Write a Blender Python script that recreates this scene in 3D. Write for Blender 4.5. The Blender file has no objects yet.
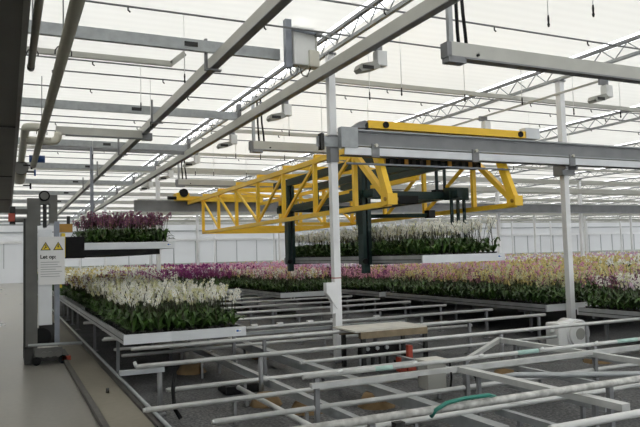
import bpy, math, random
import numpy as np
from mathutils import Vector, Matrix

random.seed(7)
RNG = np.random.default_rng(7)
scene = bpy.context.scene
COL = scene.collection

# ------------------------------------------------------------------ camera
EYE = 1.70
YAW, PITCH, ROLL, FPX = 0.443553, 0.0626011, -0.0272966, 660.45
cam_data = bpy.data.cameras.new('camera')
cam_data.sensor_fit = 'HORIZONTAL'
cam_data.sensor_width = 36.0
cam_data.lens = FPX / 640 * 36.0
cam_data.clip_start = 0.05
cam_data.clip_end = 400
cam = bpy.data.objects.new('camera', cam_data)
COL.objects.link(cam)
_f = Vector((math.sin(YAW) * math.cos(PITCH), math.cos(YAW) * math.cos(PITCH), math.sin(PITCH)))
_r0 = Vector((math.cos(YAW), -math.sin(YAW), 0))
_u0 = _r0.cross(_f)
_r = _r0 * math.cos(ROLL) + _u0 * math.sin(ROLL)
_u = -_r0 * math.sin(ROLL) + _u0 * math.cos(ROLL)
_m = Matrix((_r, _u, -_f)).transposed().to_4x4()
_m.translation = Vector((0, 0, EYE))
cam.matrix_world = _m
scene.camera = cam

# ------------------------------------------------------------------ world, exposure
world = bpy.data.worlds.new('overcast_sky')
scene.world = world
world.use_nodes = True
_bg = world.node_tree.nodes['Background']
_bg.inputs['Color'].default_value = (0.96, 0.98, 1.0, 1)
_bg.inputs['Strength'].default_value = 3.0
vs = scene.view_settings
vs.view_transform = 'Standard'
vs.look = 'None'
vs.exposure = 0.14
vs.gamma = 1.0
vs.use_curve_mapping = False
scene.cycles.max_bounces = 10
scene.cycles.diffuse_bounces = 6
scene.cycles.transmission_bounces = 6
scene.cycles.caustics_reflective = False
scene.cycles.caustics_refractive = False

# ------------------------------------------------------------------ materials
MATS = {}
ORD = ['first', 'second', 'third', 'fourth', 'fifth', 'sixth', 'seventh', 'eighth', 'ninth', 'tenth', 'eleventh', 'twelfth', 'thirteenth', 'fourteenth', 'fifteenth', 'sixteenth', 'seventeenth', 'eighteenth', 'nineteenth', 'twentieth', 'twenty-first', 'twenty-second']
def mat(name, col, rough=0.5, metal=0.0, var=0.08, scale=6.0, bump=0.0, spec=0.5, detail=3.0):
    m = bpy.data.materials.new(name)
    m.use_nodes = True
    nt = m.node_tree
    b = nt.nodes['Principled BSDF']
    b.inputs['Roughness'].default_value = rough
    b.inputs['Metallic'].default_value = metal
    b.inputs['Specular IOR Level'].default_value = spec
    tc = nt.nodes.new('ShaderNodeTexCoord')
    nz = nt.nodes.new('ShaderNodeTexNoise')
    nz.inputs['Scale'].default_value = scale
    nz.inputs['Detail'].default_value = detail
    nt.links.new(tc.outputs['Object'], nz.inputs['Vector'])
    rp = nt.nodes.new('ShaderNodeValToRGB')
    rp.color_ramp.elements[0].position = 0.3
    rp.color_ramp.elements[1].position = 0.7
    rp.color_ramp.elements[0].color = tuple(max(0, c * (1 - var)) for c in col) + (1,)
    rp.color_ramp.elements[1].color = tuple(min(1, c * (1 + var)) for c in col) + (1,)
    nt.links.new(nz.outputs['Fac'], rp.inputs['Fac'])
    nt.links.new(rp.outputs['Color'], b.inputs['Base Color'])
    if bump:
        bp = nt.nodes.new('ShaderNodeBump')
        bp.inputs['Strength'].default_value = bump
        bp.inputs['Distance'].default_value = 0.02
        nt.links.new(nz.outputs['Fac'], bp.inputs['Height'])
        nt.links.new(bp.outputs['Normal'], b.inputs['Normal'])
    MATS[name] = m
    return m

mat('galvanised', (0.36, 0.38, 0.39), 0.42, 0.35, 0.10, 9)
mat('galvanised_dull', (0.235, 0.24, 0.25), 0.55, 0.3, 0.10, 3)
mat('rail_pipe', (0.58, 0.59, 0.58), 0.38, 0.25, 0.10, 7)
mat('blotched_pipe', (0.52, 0.52, 0.50), 0.5, 0.15, 0.35, 14)
mat('tray_alu', (0.68, 0.70, 0.72), 0.4, 0.25, 0.06, 3)
mat('tray_alu_shaded', (0.36, 0.37, 0.38), 0.45, 0.25, 0.15, 5)  # tray metal darkened: shade of the long sides put into the colour
mat('white_paint', (0.80, 0.81, 0.80), 0.45, 0.0, 0.03, 4)
mat('post_white', (0.82, 0.83, 0.84), 0.4, 0.0, 0.03, 4)
mat('cream_paint', (0.50, 0.50, 0.46), 0.5, 0.0, 0.04, 4)
mat('pipe_olive', (0.30, 0.29, 0.24), 0.5, 0.0, 0.06, 5)
mat('duct_cream', (0.62, 0.60, 0.52), 0.5, 0.0, 0.06, 5)
mat('yellow_paint', (0.93, 0.58, 0.035), 0.38, 0.0, 0.05, 4)
mat('green_paint', (0.006, 0.028, 0.026), 0.5, 0.0, 0.1, 6)
mat('black_plastic', (0.007, 0.007, 0.008), 0.65, 0.0, 0.1, 8, 0, .25)
mat('dark_steel', (0.022, 0.022, 0.021), 0.5, 0.2, 0.2, 4)
mat('mast_grey', (0.13, 0.13, 0.12), 0.5, 0.2, 0.15, 3)
mat('mast_blue', (0.24, 0.26, 0.30), 0.45, 0.25, 0.12, 6)
mat('trough_grey', (0.058, 0.058, 0.054), 0.6, 0.1, 0.12, 1.5)
mat('pot_plastic', (0.018, 0.017, 0.018), 0.55, 0.0, 0.2, 20)
mat('leaf_green', (0.042, 0.098, 0.014), 0.36, 0.0, 0.5, 5)
mat('stem_green', (0.04, 0.042, 0.018), 0.5, 0.0, 0.2, 9)
mat('lip_yellow', (0.62, 0.42, 0.08), 0.6, 0.0, 0.2, 12)
mat('bud_green', (0.35, 0.38, 0.13), 0.6, 0.0, 0.2, 12)
mat('footing', (0.22, 0.145, 0.07), 0.9, 0.0, 0.25, 7, 0.4)
mat('rust_red', (0.36, 0.055, 0.03), 0.5, 0.0, 0.15, 8)
mat('blue_valve', (0.012, 0.05, 0.18), 0.4, 0.0, 0.1, 8)
mat('teal_hose', (0.015, 0.19, 0.14), 0.45, 0.0, 0.15, 9)
mat('teal_tape', (0.40, 0.58, 0.53), 0.5, 0.0, 0.1, 9)
mat('wood_board', (0.58, 0.56, 0.51), 0.7, 0.0, 0.12, 4)
mat('wood_frame', (0.24, 0.19, 0.12), 0.8, 0.0, 0.2, 6)
mat('box_grey', (0.36, 0.36, 0.33), 0.5, 0.0, 0.05, 4)
mat('sign_white', (0.80, 0.80, 0.80), 0.45, 0.0, 0.01, 2)
mat('sign_yellow', (0.80, 0.60, 0.03), 0.45, 0.0, 0.02, 2)
mat('ink_black', (0.02, 0.02, 0.02), 0.5, 0.0, 0.02, 2)
mat('ink_grey', (0.42, 0.42, 0.43), 0.5, 0.0, 0.02, 2)
mat('ink_blue', (0.04, 0.14, 0.45), 0.5, 0.0, 0.02, 2)
mat('orange_box', (0.42, 0.22, 0.03), 0.5, 0.0, 0.1, 5)
mat('kerb_steel', (0.075, 0.07, 0.062), 0.6, 0.0, 0.2, 10)
mat('wall_base', (0.44, 0.47, 0.44), 0.7, 0.0, 0.08, 1)
mat('wall_joint', (0.40, 0.41, 0.42), 0.6, 0.0, 0.05, 1)

def petal_mat(name, col, var):
    m = mat(name, col, .6, 0, var, 12)
    nt = m.node_tree; b = nt.nodes['Principled BSDF']
    src = b.inputs['Base Color'].links[0].from_socket
    tr = nt.nodes.new('ShaderNodeBsdfTranslucent'); mx = nt.nodes.new('ShaderNodeMixShader'); mx.inputs[0].default_value = .38
    nt.links.new(src, tr.inputs['Color'])
    out = nt.nodes['Material Output']
    nt.links.new(b.outputs[0], mx.inputs[1]); nt.links.new(tr.outputs[0], mx.inputs[2]); nt.links.new(mx.outputs[0], out.inputs['Surface'])
for _n, _c, _v in (('white', (.93, .93, .87), .04), ('ivory', (.72, .72, .47), .15), ('cream', (.70, .60, .26), .15), ('pink', (.72, .36, .50), .2),
                   ('lilac', (.68, .52, .68), .2), ('purple', (.27, .04, .20), .25), ('dusky', (.24, .09, .17), .25)):
    petal_mat('petal_' + _n, _c, _v)

def ground_mat():
    m = bpy.data.materials.new('ground_cloth'); m.use_nodes = True
    nt = m.node_tree; b = nt.nodes['Principled BSDF']
    b.inputs['Roughness'].default_value = 0.62
    tc = nt.nodes.new('ShaderNodeTexCoord')
    n1 = nt.nodes.new('ShaderNodeTexNoise'); n1.inputs['Scale'].default_value = 1.2; n1.inputs['Detail'].default_value = 6
    n2 = nt.nodes.new('ShaderNodeTexNoise'); n2.inputs['Scale'].default_value = 34; n2.inputs['Detail'].default_value = 4
    mp = nt.nodes.new('ShaderNodeMapping'); mp.inputs['Scale'].default_value = (1, 1, 1)
    nt.links.new(tc.outputs['Object'], mp.inputs['Vector'])
    nt.links.new(mp.outputs['Vector'], n1.inputs['Vector']); nt.links.new(mp.outputs['Vector'], n2.inputs['Vector'])
    r1 = nt.nodes.new('ShaderNodeValToRGB')
    r1.color_ramp.elements[0].position = .35; r1.color_ramp.elements[0].color = (.050, .052, .056, 1)
    r1.color_ramp.elements[1].position = .65; r1.color_ramp.elements[1].color = (.105, .108, .113, 1)
    nt.links.new(n1.outputs['Fac'], r1.inputs['Fac'])
    r2 = nt.nodes.new('ShaderNodeValToRGB')
    r2.color_ramp.elements[0].position = .40; r2.color_ramp.elements[0].color = (.3, .3, .3, 1)
    r2.color_ramp.elements[1].position = .70; r2.color_ramp.elements[1].color = (1.9, 1.85, 1.8, 1)
    nt.links.new(n2.outputs['Fac'], r2.inputs['Fac'])
    mx = nt.nodes.new('ShaderNodeMix'); mx.data_type = 'RGBA'; mx.blend_type = 'MULTIPLY'; mx.inputs['Factor'].default_value = 1
    nt.links.new(r1.outputs['Color'], mx.inputs['A']); nt.links.new(r2.outputs['Color'], mx.inputs['B'])
    nt.links.new(mx.outputs['Result'], b.inputs['Base Color'])
    bp = nt.nodes.new('ShaderNodeBump'); bp.inputs['Strength'].default_value = .5; bp.inputs['Distance'].default_value = .02
    nt.links.new(n2.outputs['Fac'], bp.inputs['Height']); nt.links.new(bp.outputs['Normal'], b.inputs['Normal'])
    MATS['ground_cloth'] = m

def concrete_mat(name, ca, cb, rough):
    m = bpy.data.materials.new(name); m.use_nodes = True
    nt = m.node_tree; b = nt.nodes['Principled BSDF']
    tc = nt.nodes.new('ShaderNodeTexCoord')
    n1 = nt.nodes.new('ShaderNodeTexNoise'); n1.inputs['Scale'].default_value = .9; n1.inputs['Detail'].default_value = 8
    n2 = nt.nodes.new('ShaderNodeTexNoise'); n2.inputs['Scale'].default_value = 16; n2.inputs['Detail'].default_value = 4
    mp = nt.nodes.new('ShaderNodeMapping'); mp.inputs['Scale'].default_value = (1.4, .45, 1)
    nt.links.new(tc.outputs['Object'], mp.inputs['Vector'])
    nt.links.new(mp.outputs['Vector'], n1.inputs['Vector']); nt.links.new(tc.outputs['Object'], n2.inputs['Vector'])
    r1 = nt.nodes.new('ShaderNodeValToRGB')
    r1.color_ramp.elements[0].position = .35; r1.color_ramp.elements[0].color = ca + (1,)
    r1.color_ramp.elements[1].position = .68; r1.color_ramp.elements[1].color = cb + (1,)
    ad = nt.nodes.new('ShaderNodeMath'); ad.operation = 'MULTIPLY_ADD'; ad.inputs[1].default_value = .25
    sb = nt.nodes.new('ShaderNodeMath'); sb.operation = 'SUBTRACT'; sb.inputs[1].default_value = .12
    nt.links.new(n2.outputs['Fac'], ad.inputs[0]); nt.links.new(n1.outputs['Fac'], sb.inputs[0]); nt.links.new(sb.outputs[0], ad.inputs[2])
    nt.links.new(ad.outputs[0], r1.inputs['Fac'])
    nt.links.new(r1.outputs['Color'], b.inputs['Base Color'])
    mr = nt.nodes.new('ShaderNodeMapRange'); mr.inputs['To Min'].default_value = rough - .12; mr.inputs['To Max'].default_value = rough + .15
    nt.links.new(n1.outputs['Fac'], mr.inputs['Value']); nt.links.new(mr.outputs['Result'], b.inputs['Roughness'])
    MATS[name] = m

def cloth_mat(name, col, trans, stripe=0.05):
    m = bpy.data.materials.new(name); m.use_nodes = True
    nt = m.node_tree; nt.nodes.clear()
    out = nt.nodes.new('ShaderNodeOutputMaterial')
    d = nt.nodes.new('ShaderNodeBsdfDiffuse'); t = nt.nodes.new('ShaderNodeBsdfTranslucent'); mx = nt.nodes.new('ShaderNodeMixShader')
    mx.inputs[0].default_value = trans
    tc = nt.nodes.new('ShaderNodeTexCoord')
    wv = nt.nodes.new('ShaderNodeTexWave'); wv.bands_direction = 'Y'; wv.inputs['Scale'].default_value = 1.3
    wv.inputs['Distortion'].default_value = .6; wv.inputs['Detail'].default_value = 2
    nt.links.new(tc.outputs['Object'], wv.inputs['Vector'])
    rp = nt.nodes.new('ShaderNodeValToRGB')
    rp.color_ramp.elements[0].color = tuple(c * (1 - stripe) for c in col) + (1,)
    rp.color_ramp.elements[1].color = col + (1,)
    nt.links.new(wv.outputs['Fac'], rp.inputs['Fac'])
    nt.links.new(rp.outputs['Color'], d.inputs['Color']); nt.links.new(rp.outputs['Color'], t.inputs['Color'])
    nt.links.new(d.outputs[0], mx.inputs[1]); nt.links.new(t.outputs[0], mx.inputs[2])
    nt.links.new(mx.outputs[0], out.inputs['Surface'])
    MATS[name] = m

ground_mat()
concrete_mat('aisle_concrete', (.22, .21, .185), (.33, .315, .28), .30)
concrete_mat('strip_concrete', (.17, .155, .12), (.25, .225, .18), .65)
cloth_mat('screen_cloth', (.88, .872, .845), .55, .025)
cloth_mat('back_panel', (.86, .87, .88), .62, .02)  # for the unseen added walls, set to let some side light through
cloth_mat('wall_panel', (.74, .75, .76), .28, .02)

# ------------------------------------------------------------------ mesh building
class MB:
    def __init__(self):
        self.v = []; self.f = []; self.s = []
    def box(self, x0, x1, y0, y1, z0, z1):
        n = len(self.v)
        self.v += [(x0, y0, z0), (x1, y0, z0), (x1, y1, z0), (x0, y1, z0), (x0, y0, z1), (x1, y0, z1), (x1, y1, z1), (x0, y1, z1)]
        q = [(0, 3, 2, 1), (4, 5, 6, 7), (0, 1, 5, 4), (1, 2, 6, 5), (2, 3, 7, 6), (3, 0, 4, 7)]
        self.f += [tuple(n + i for i in a) for a in q]; self.s += [False] * 6
        return self
    def bar(self, p0, p1, w, h, up=(0, 0, 1)):
        p0 = Vector(p0); p1 = Vector(p1); d = (p1 - p0).normalized(); up = Vector(up)
        if abs(d.dot(up)) > .99: up = Vector((0, 1, 0))
        s = d.cross(up).normalized() * (w / 2); t = s.cross(d).normalized() * (h / 2)
        n = len(self.v)
        for p in (p0, p1):
            for a, b in ((-1, -1), (1, -1), (1, 1), (-1, 1)):
                self.v.append(tuple(p + s * a + t * b))
        q = [(0, 1, 2, 3), (7, 6, 5, 4), (0, 4, 5, 1), (1, 5, 6, 2), (2, 6, 7, 3), (3, 7, 4, 0)]
        self.f += [tuple(n + i for i in a) for a in q]; self.s += [False] * 6
        return self
    def tube(self, path, r, n=10, caps=True):
        pts = [Vector(p) for p in path]
        rr = r if isinstance(r, (list, tuple)) else [r] * len(pts)
        base = len(self.v)
        ref = None
        for i, p in enumerate(pts):
            if i == 0: d = pts[1] - p
            elif i == len(pts) - 1: d = p - pts[i - 1]
            else: d = (pts[i + 1] - p).normalized() + (p - pts[i - 1]).normalized()
            d.normalize()
            if ref is None:
                ref = Vector((0, 0, 1)) if abs(d.z) < .9 else Vector((1, 0, 0))
            a = d.cross(ref)
            if a.length < 1e-4: a = d.cross(Vector((0, 1, 0)))
            a.normalize(); b = a.cross(d); ref = b.copy()
            for k in range(n):
                t = 2 * math.pi * k / n
                self.v.append(tuple(p + (a * math.cos(t) + b * math.sin(t)) * rr[i]))
        for i in range(len(pts) - 1):
            for k in range(n):
                a = base + i * n + k; b = base + i * n + (k + 1) % n
                self.f.append((a, b, b + n, a + n)); self.s.append(True)
        if caps:
            self.f.append(tuple(base + k for k in range(n))[::-1]); self.s.append(False)
            e = base + (len(pts) - 1) * n
            self.f.append(tuple(e + k for k in range(n))); self.s.append(False)
        return self
    def prism(self, poly, y0, y1):
        """polygon in (x, z) extruded along y"""
        n = len(self.v); k = len(poly)
        self.v += [(x, y0, z) for x, z in poly] + [(x, y1, z) for x, z in poly]
        self.f.append(tuple(n + i for i in range(k))); self.f.append(tuple(n + k + i for i in range(k))[::-1])
        for i in range(k):
            j = (i + 1) % k
            self.f.append((n + i, n + k + i, n + k + j, n + j))
        self.s += [False] * (k + 2)
        return self
    def build(self, name, material, parent=None, bevel=0):
        me = bpy.data.meshes.new(name)
        me.from_pydata(self.v, [], self.f)
        me.polygons.foreach_set('use_smooth', self.s)
        me.materials.append(MATS[material])
        me.update()
        o = bpy.data.objects.new(name, me)
        COL.objects.link(o)
        if parent is not None: o.parent = parent
        if bevel:
            b = o.modifiers.new('bevel', 'BEVEL'); b.width = bevel; b.segments = 2; b.limit_method = 'ANGLE'
        return o

def tag(o, label, cat, group=None, kind=None):
    o['label'] = label; o['category'] = cat
    if group: o['group'] = group
    if kind: o['kind'] = kind
    return o
def thing(name, label, cat, group=None, loc=(0, 0, 0)):
    o = bpy.data.objects.new(name, None); COL.objects.link(o); o.location = loc
    o.empty_display_size = .1
    return tag(o, label, cat, group)
def struct(o):
    o['kind'] = 'structure'; return o
def inst(src, parent, name=None, loc=None, rot=None, scl=None):
    c = src.copy(); COL.objects.link(c); c.parent = parent
    if name: c.name = name
    if loc is not None: c.location = loc
    if rot is not None: c.rotation_euler = rot
    if scl is not None: c.scale = scl
    return c

def B(*a): return MB().box(*a)
def T(path, r, n=10): return MB().tube(path, r, n)
def bar(p0, p1, w, h): return MB().bar(p0, p1, w, h)

# ================================================================== THE SETTING
XP = [4.75 + 5 * k for k in range(17)]            # post / lattice lines
YP = [9.46 + 13.65 * k for k in range(4)]         # post rows
YBAY = [9.46 + 4.55 * k for k in range(-3, 12)]
YEND = 63.0
XEND = 90.0

o = struct(B(-9, 1.36, -9, YEND, -.2, 0).build('floor', 'aisle_concrete')); o['label'] = 'worn beige concrete aisle floor at the left'
o = struct(B(1.40, XEND, -9, YEND, -.2, -.005).build('floor', 'ground_cloth')); o['label'] = 'dark grey woven ground cloth below the benches'
o = struct(B(.945, 1.36, -9, 40, 0, .012).build('floor', 'strip_concrete')); o['label'] = 'sandy concrete strip between the two steel floor rails'

# far wall of white panels with joints, base and rails
wf = B(-9, XEND, YEND, YEND + .1, -.2, 5.6).build('wall_far', 'wall_panel'); struct(wf)
wf['label'] = 'far end wall of white greenhouse panels'
B(2.2, XEND, YEND - .35, YEND, 0, 1.28).build('wall_base', 'wall_base', wf)
pj = None
for i in range(46):
    x = -8.6 + 2.09 * i
    if pj is None: pj = B(-.035, .035, YEND - .06, YEND, 1.25, 3.4).build('panel_joint', 'wall_joint', wf); pj.location.x = x
    else: inst(pj, wf, loc=(x, 0, 0))
B(-9, XEND, YEND - .12, YEND, 3.38, 3.6).build('wall_rail', 'post_white', wf)
B(-9, XEND, YEND - .1, YEND, 4.3, 4.42).build('wall_rail', 'galvanised', wf)

for nm, a in (('wall_left_added', (-9.1, -9, -9, YEND)), ('wall_back_added', (-9, XEND, -9.1, -9)), ('wall_right_added', (XEND, XEND + .1, -9, YEND))):  # unseen walls added to hold back side light, left one opaque
    struct(B(a[0], a[1], a[2], a[3], -.2, 5.6).build(nm, {'wall_left_added': 'wall_joint', 'wall_back_added': 'back_panel', 'wall_right_added': 'back_panel'}[nm]))['label'] = 'unseen plain wall added to limit the side light'
# ceiling: white shade screens, one per bay, with an open slot beside each lattice girder
xs = [-9.0] + XP
for i in range(len(XP)):
    x0 = xs[i] + (.30 if i else 0); x1 = XP[i] - .06
    c = struct(B(x0, x1, -9, YEND, 5.33, 5.336).build('ceiling', 'screen_cloth'))
    c['label'] = 'white shade screen stretched flat below the roof'
# glass roof ridges seen through the slots: bars
glz = MB()
for k in range(-2, 16):
    y = 7.2 + 4.55 * k
    glz.bar((-9, y, 6.15), (XEND, y, 6.15), .10, .12)
struct(glz.build('trim_1', 'white_paint'))['label'] = 'white roof gutters above the shade screens'

# ================================================================== ROOF STEEL
def lattice(X, y0, y1, near, label, group=None):
    t = thing('lattice_girder', label, 'girder', group, (X, y0, 5.0))
    L = y1 - y0
    bar((0, 0, .0), (0, L, .0), .06, .055).build('bottom_chord', 'galvanised', t)
    bar((0, 0, .27), (0, L, .27), .06, .055).build('top_chord', 'galvanised_dull', t)
    p = .55; n = int(L / p); nn = min(n, near)
    d = None
    for i in range(nn):
        if d is None:
            d = [T([(0, 0, .02), (0, p / 2, .25)], .011, 5).build('web_bar', 'galvanised', t),
                 T([(0, p / 2, .25), (0, p, .02)], .011, 5).build('web_bar', 'galvanised', t)]
        else:
            for q in d: inst(q, t, loc=(0, i * p, 0))
    if n > nn:
        m = MB()
        for i in range(nn, n):
            m.bar((0, i * p, .02), (0, i * p + p / 2, .25), .018, .018)
            m.bar((0, i * p + p / 2, .25), (0, i * p + p, .02), .018, .018)
        w = m.build('web_lattice', 'galvanised', t); w['kind'] = 'stuff'
    return t
lattice(XP[0], 1.0, 62.5, 44, 'galvanised roof lattice girder passing over the white post with the wall bracket')
lattice(XP[1], 1.0, 62.5, 44, 'galvanised roof lattice girder over the white post with the motor at its foot')
for k in range(2, 16):
    lattice(XP[k], 4.0, 62.5, 0, ORD[k] + ' roof lattice girder from the left, thin, in the right bays', 'far roof lattice girders')

# heavy cross beams (left of the first lattice line) and thin pipes
names = {9.46: 'galvanised cross beam under the roof ending at the white switch box',
         14.01: 'second galvanised cross beam under the roof, behind the switch box beam',
         18.56: 'third galvanised cross beam under the roof, above the pipe elbow'}
for y in YBAY:
    y = round(y, 2)
    if y < 9 or y > 60: continue
    lab = names.get(y, ORD[round((y - 9.46) / 4.55)] + ' galvanised cross beam from the camera under the roof, left bay')
    t = thing('roof_cross_beam', lab, 'beam', 'roof cross beams of the left bay', (0, y, 4.85))
    xe = 3.86 if y < 10 else 4.72
    bar((-6, 0, 0), (xe, 0, 0), .07, .17).build('beam', 'galvanised', t)
    if y > 10:
        B(xe - .06, xe + .03, -.05, .05, -.1, .28).build('end_plate', 'galvanised_dull', t)
    B(2.35, 2.55, -.045, -.035, -.03, .04).build('joint_plate', 'dark_steel', t)
# far right cross beams (bays beyond the first lattice)
for y in YBAY:
    y = round(y, 2)
    if y < 22 or y > 60: continue
    tag(bar((4.8, y, 4.85), (XEND, y, 4.85), .06, .14).build('roof_cross_beam', 'cream_paint'),
        ORD[round((y - 23.1) / 4.55)] + ' pale cross beam behind the far crane rail, right bays', 'beam', 'pale roof cross beams in the distance')
# light tube members
t = thing('roof_tube', 'cream square roof tube over the left bay ending in an upward kink', 'tube', None, (0, 10.67, 4.9))
bar((-6, 0, 0), (2.45, 0, 0), .06, .085).build('tube', 'cream_paint', t)
bar((2.43, 0, 0), (2.66, 0, .20), .06, .085).build('kink', 'cream_paint', t)
for k, y in enumerate((10.67, 15.9, 19.8, 24.3, 28.9, 33.4, 38, 42.5)):
    x0, x1 = (-6, XEND)
    lab = ('cream square roof tube nearest the camera, passing above the near crane rail' if k == 0 else
           ORD[k] + ' cream square roof tube from the camera, running across behind the white post')
    if k < 2: x0 = 5.0
    t = thing('roof_tube', lab, 'tube', None if k == 0 else 'cream roof tubes', (0, y, 4.9))
    bar((x0, 0, 0), (x1, 0, 0), .06, .085).build('tube', 'cream_paint', t)
thin = [7.56, 8.7, 11.36, 12.1, 13.25, 15.95, 16.7, 17.8, 20.5, 21.2, 22.4, 25, 25.9, 27, 30, 31.5, 34.6, 36.1, 40, 44, 48]
for k, y in enumerate(thin):
    t = thing('misting_pipe', ORD[k] + ' thin misting pipe from the camera, strung crosswise below the shade screen', 'pipe', 'misting pipes under the screen', (0, y, 5.02))
    xa = .85 if y > 12 and y < 12.5 else -6
    T([(xa, 0, 0), (XEND if k > 2 else 60, 0, 0)], .014, 6).build('pipe', 'galvanised_dull', t)
    if y < 22:
        for j in range(9):
            x = 1.1 + 1.9 * j + .4 * math.sin(y * 3)
            T([(x, 0, -.005), (x, 0, -.05), (x + .03, 0, -.075)], .012, 5).build('clip', 'dark_steel', t)

# nozzle drops
def nozzle(x, y, ztop, zbot, lab):
    t = thing('sprinkler_drop', lab, 'sprinkler', 'sprinkler drops under the screen', (x, y, zbot))
    T([(0, 0, .14), (0, 0, 5.33 - zbot)], .006, 6).build('rod', 'white_paint', t)
    MB().tube([(0, 0, 0), (0, 0, .03), (0, 0, .05), (0, 0, .1), (0, 0, .14)], [.009, .016, .010, .013, .009], 8).build('nozzle', 'black_plastic', t)
for (x, y, zb, lab) in [
    (5.75, 5.70, 4.30, 'left one of two sprinkler drops at the top edge of the bright screen'),
    (5.99, 5.26, 4.30, 'sprinkler drop hanging at the top right edge, the right one of two'),
    (5.56, 9.61, 4.30, 'sprinkler drop hanging below the lamp on the long pale beam'),
    (5.97, 9.25, 4.32, 'sprinkler drop just right of the lamp on the long pale beam'),
    (7.24, 9.20, 4.30, 'sprinkler drop above the middle of the yellow end carriage'),
    (8.40, 9.05, 4.30, 'sprinkler drop above the right end of the yellow end carriage'),
    (10.04, 9.41, 4.30, 'sprinkler drop just right of the motor post'),
    (11.23, 9.32, 4.30, 'sprinkler drop below the lamp at the right edge'),
    (2.38, 9.56, 4.30, 'sprinkler drop hanging beside the beam hanger over the left bay'),
    (2.20, 12.10, 4.42, 'sprinkler drop over the left bay by the cream duct')]:
    nozzle(x, y, 5.02, zb, lab)
for (x, y) in ((5.6, 13.25), (6.4, 13.25), (5.5, 16.7), (6.2, 16.7), (6.9, 16.7), (5.4, 20.5), (6.0, 20.5), (7.1, 20.5), (7.6, 13.25), (12.5, 13.25), (13.9, 13.25), (15, 16.7), (17, 16.7), (2.0, 17.8), (2.6, 13.25)):
    nozzle(x, y, 5.02, 4.32, 'sprinkler drop hanging from a thin pipe farther back under the screen')

# long pale beams A and B in depth
def long_beam(x, y0, y1, lab):
    t = thing('long_beam', lab, 'beam', None, (x, y0, 4.56))
    L = y1 - y0
    B(-.045, .045, 0, L, 0, .175).build('beam', 'cream_paint', t)
    B(-.06, .06, 0, L, -.014, -.001).build('bottom_flange', 'galvanised_dull', t)
    return t
bA = long_beam(2.82, 3, 60, 'pale beam running away over the left bay, left of two parallel beams')
bB = long_beam(4.60, 3, 60, 'pale beam running away past the white post, right of two parallel beams, carrying lamps')
for y in (9.9, 14.0, 18.5, 23.1, 27.6):
    t = thing('beam_hanger', ORD[round((y - 9.46) / 4.55)] + ' strap hanger from the camera tying the left pale beam up', 'hanger', 'hangers of the left pale beam', (2.82, y - .4, 4.53))
    B(-.15, -.11, -.03, .03, 0, .45).build('strap', 'galvanised_dull', t)
    B(-.15, .10, -.04, .04, -.025, -.0).build('foot', 'galvanised_dull', t)

# suspended ducts to the right of beam B
def duct(y, x0, x1, lab):
    t = thing('suspended_rail', lab, 'rail', None, (x0, y, 4.10))
    B(0, x1 - x0, -.06, .06, .02, .2).build('profile', 'cream_paint', t)
    B(.2, x1 - x0, -.075, .075, -.005, .018).build('lower_lip', 'galvanised_dull', t)
    B(-.05, .22, -.07, .07, -.06, .02).build('end_block', 'galvanised_dull', t)
    B(-.07, 0, -.07, .07, .0, .19).build('end_cap', 'galvanised_dull', t)
    B(.0, .06, -.03, .03, .2, 1.23).build('hanger', 'galvanised', t)
    T([(.16, 0, .2), (.15, 0, .35), (.13, -.02, .60), (.12, -.02, 1.23)], .022, 8).build('hose', 'black_plastic', t)
    T([(.28, 0, .2), (.27, 0, .35), (.23, -.02, .60), (.20, -.02, 1.23)], .022, 8).build('hose', 'black_plastic', t)
    T([(.40, -.06, .06), (.40, -.09, .06)], .018, 8).build('bolt', 'dark_steel', t)
    return t
duct(6.60, 4.97, 30, 'pale box rail hung below the long beam at the upper right, nearest of its kind')
duct(13.97, 5.00, 14, 'pale box rail hung on black hoses above the yellow truss, second back')
duct(21.4, 5.05, 14, 'pale box rail hung above the far yellow carriage, third back')
for k, y in enumerate((28.8, 36.2, 43.6)):
    tag(B(5.05, XEND, y - .06, y + .06, 4.1, 4.3).build('suspended_rail', 'cream_paint'), ORD[k + 3] + ' pale box rail from the camera, far back under the roof', 'rail', 'distant pale box rails')
for y in (13.97, 21.4):
    tag(B(14.3, XEND, y - .06, y + .06, 4.1, 4.3).build('suspended_rail', 'cream_paint'), ('nearer' if y < 15 else 'farther') + ' pale box rail crossing the right bays behind the near crane rail', 'rail', 'pale box rails of the right bays')

# grow lamps along the lattice lines
def lamp(x, y, lab, group):
    t = thing('grow_lamp', lab, 'lamp', group, (x, y, 4.38))
    B(-.02, .14, -.07, .07, -.02, .20).build('ballast', 'white_paint', t, .01)
    m = MB()   # tilted reflector trough on the left
    m.prism([(-.02, -.01), (-.06, .03), (-.30, -.03), (-.33, -.10), (-.29, -.14), (-.08, -.09), (.02, -.05)], -.09, .09)
    m.build('reflector', 'box_grey', t)
    B(-.28, -.10, -.092, -.088, -.10, -.045).build('glass', 'dark_steel', t).rotation_euler = (0, 0, 0)
    B(-.12, .09, -.02, .02, .20, .305).build('bracket', 'galvanised_dull', t)
    return t
for i, y in enumerate((8.0, 11.5, 14.8, 18.1, 21.4, 24.7)):
    lab = ['white grow lamp on the pale beam right beside the near white post', 'white grow lamp on the pale beam above the black hoses',
           'white grow lamp on the pale beam, third from the camera'][i] if i < 3 else ORD[i] + ' white grow lamp from the camera along the pale beam, small'
    lamp(4.76, y, lab, 'grow lamps on the pale beam')
for i, y in enumerate((8.3, 11.6, 14.9, 18.2)):
    lab = ['white grow lamp hanging at the upper right beside the motor post', 'white grow lamp above the right end of the yellow carriage'][i] if i < 2 else ORD[i] + ' white grow lamp from the camera on the second girder line'
    lamp(9.62, y, lab, 'grow lamps on the second girder')
# the second lamp line's carrier
tag(bar((9.68, 5, 4.70), (9.68, 60, 4.70), .035, .035).build('lamp_rail', 'cream_paint'), 'slim pale lamp carrier below the second lattice girder', 'rail')

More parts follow.
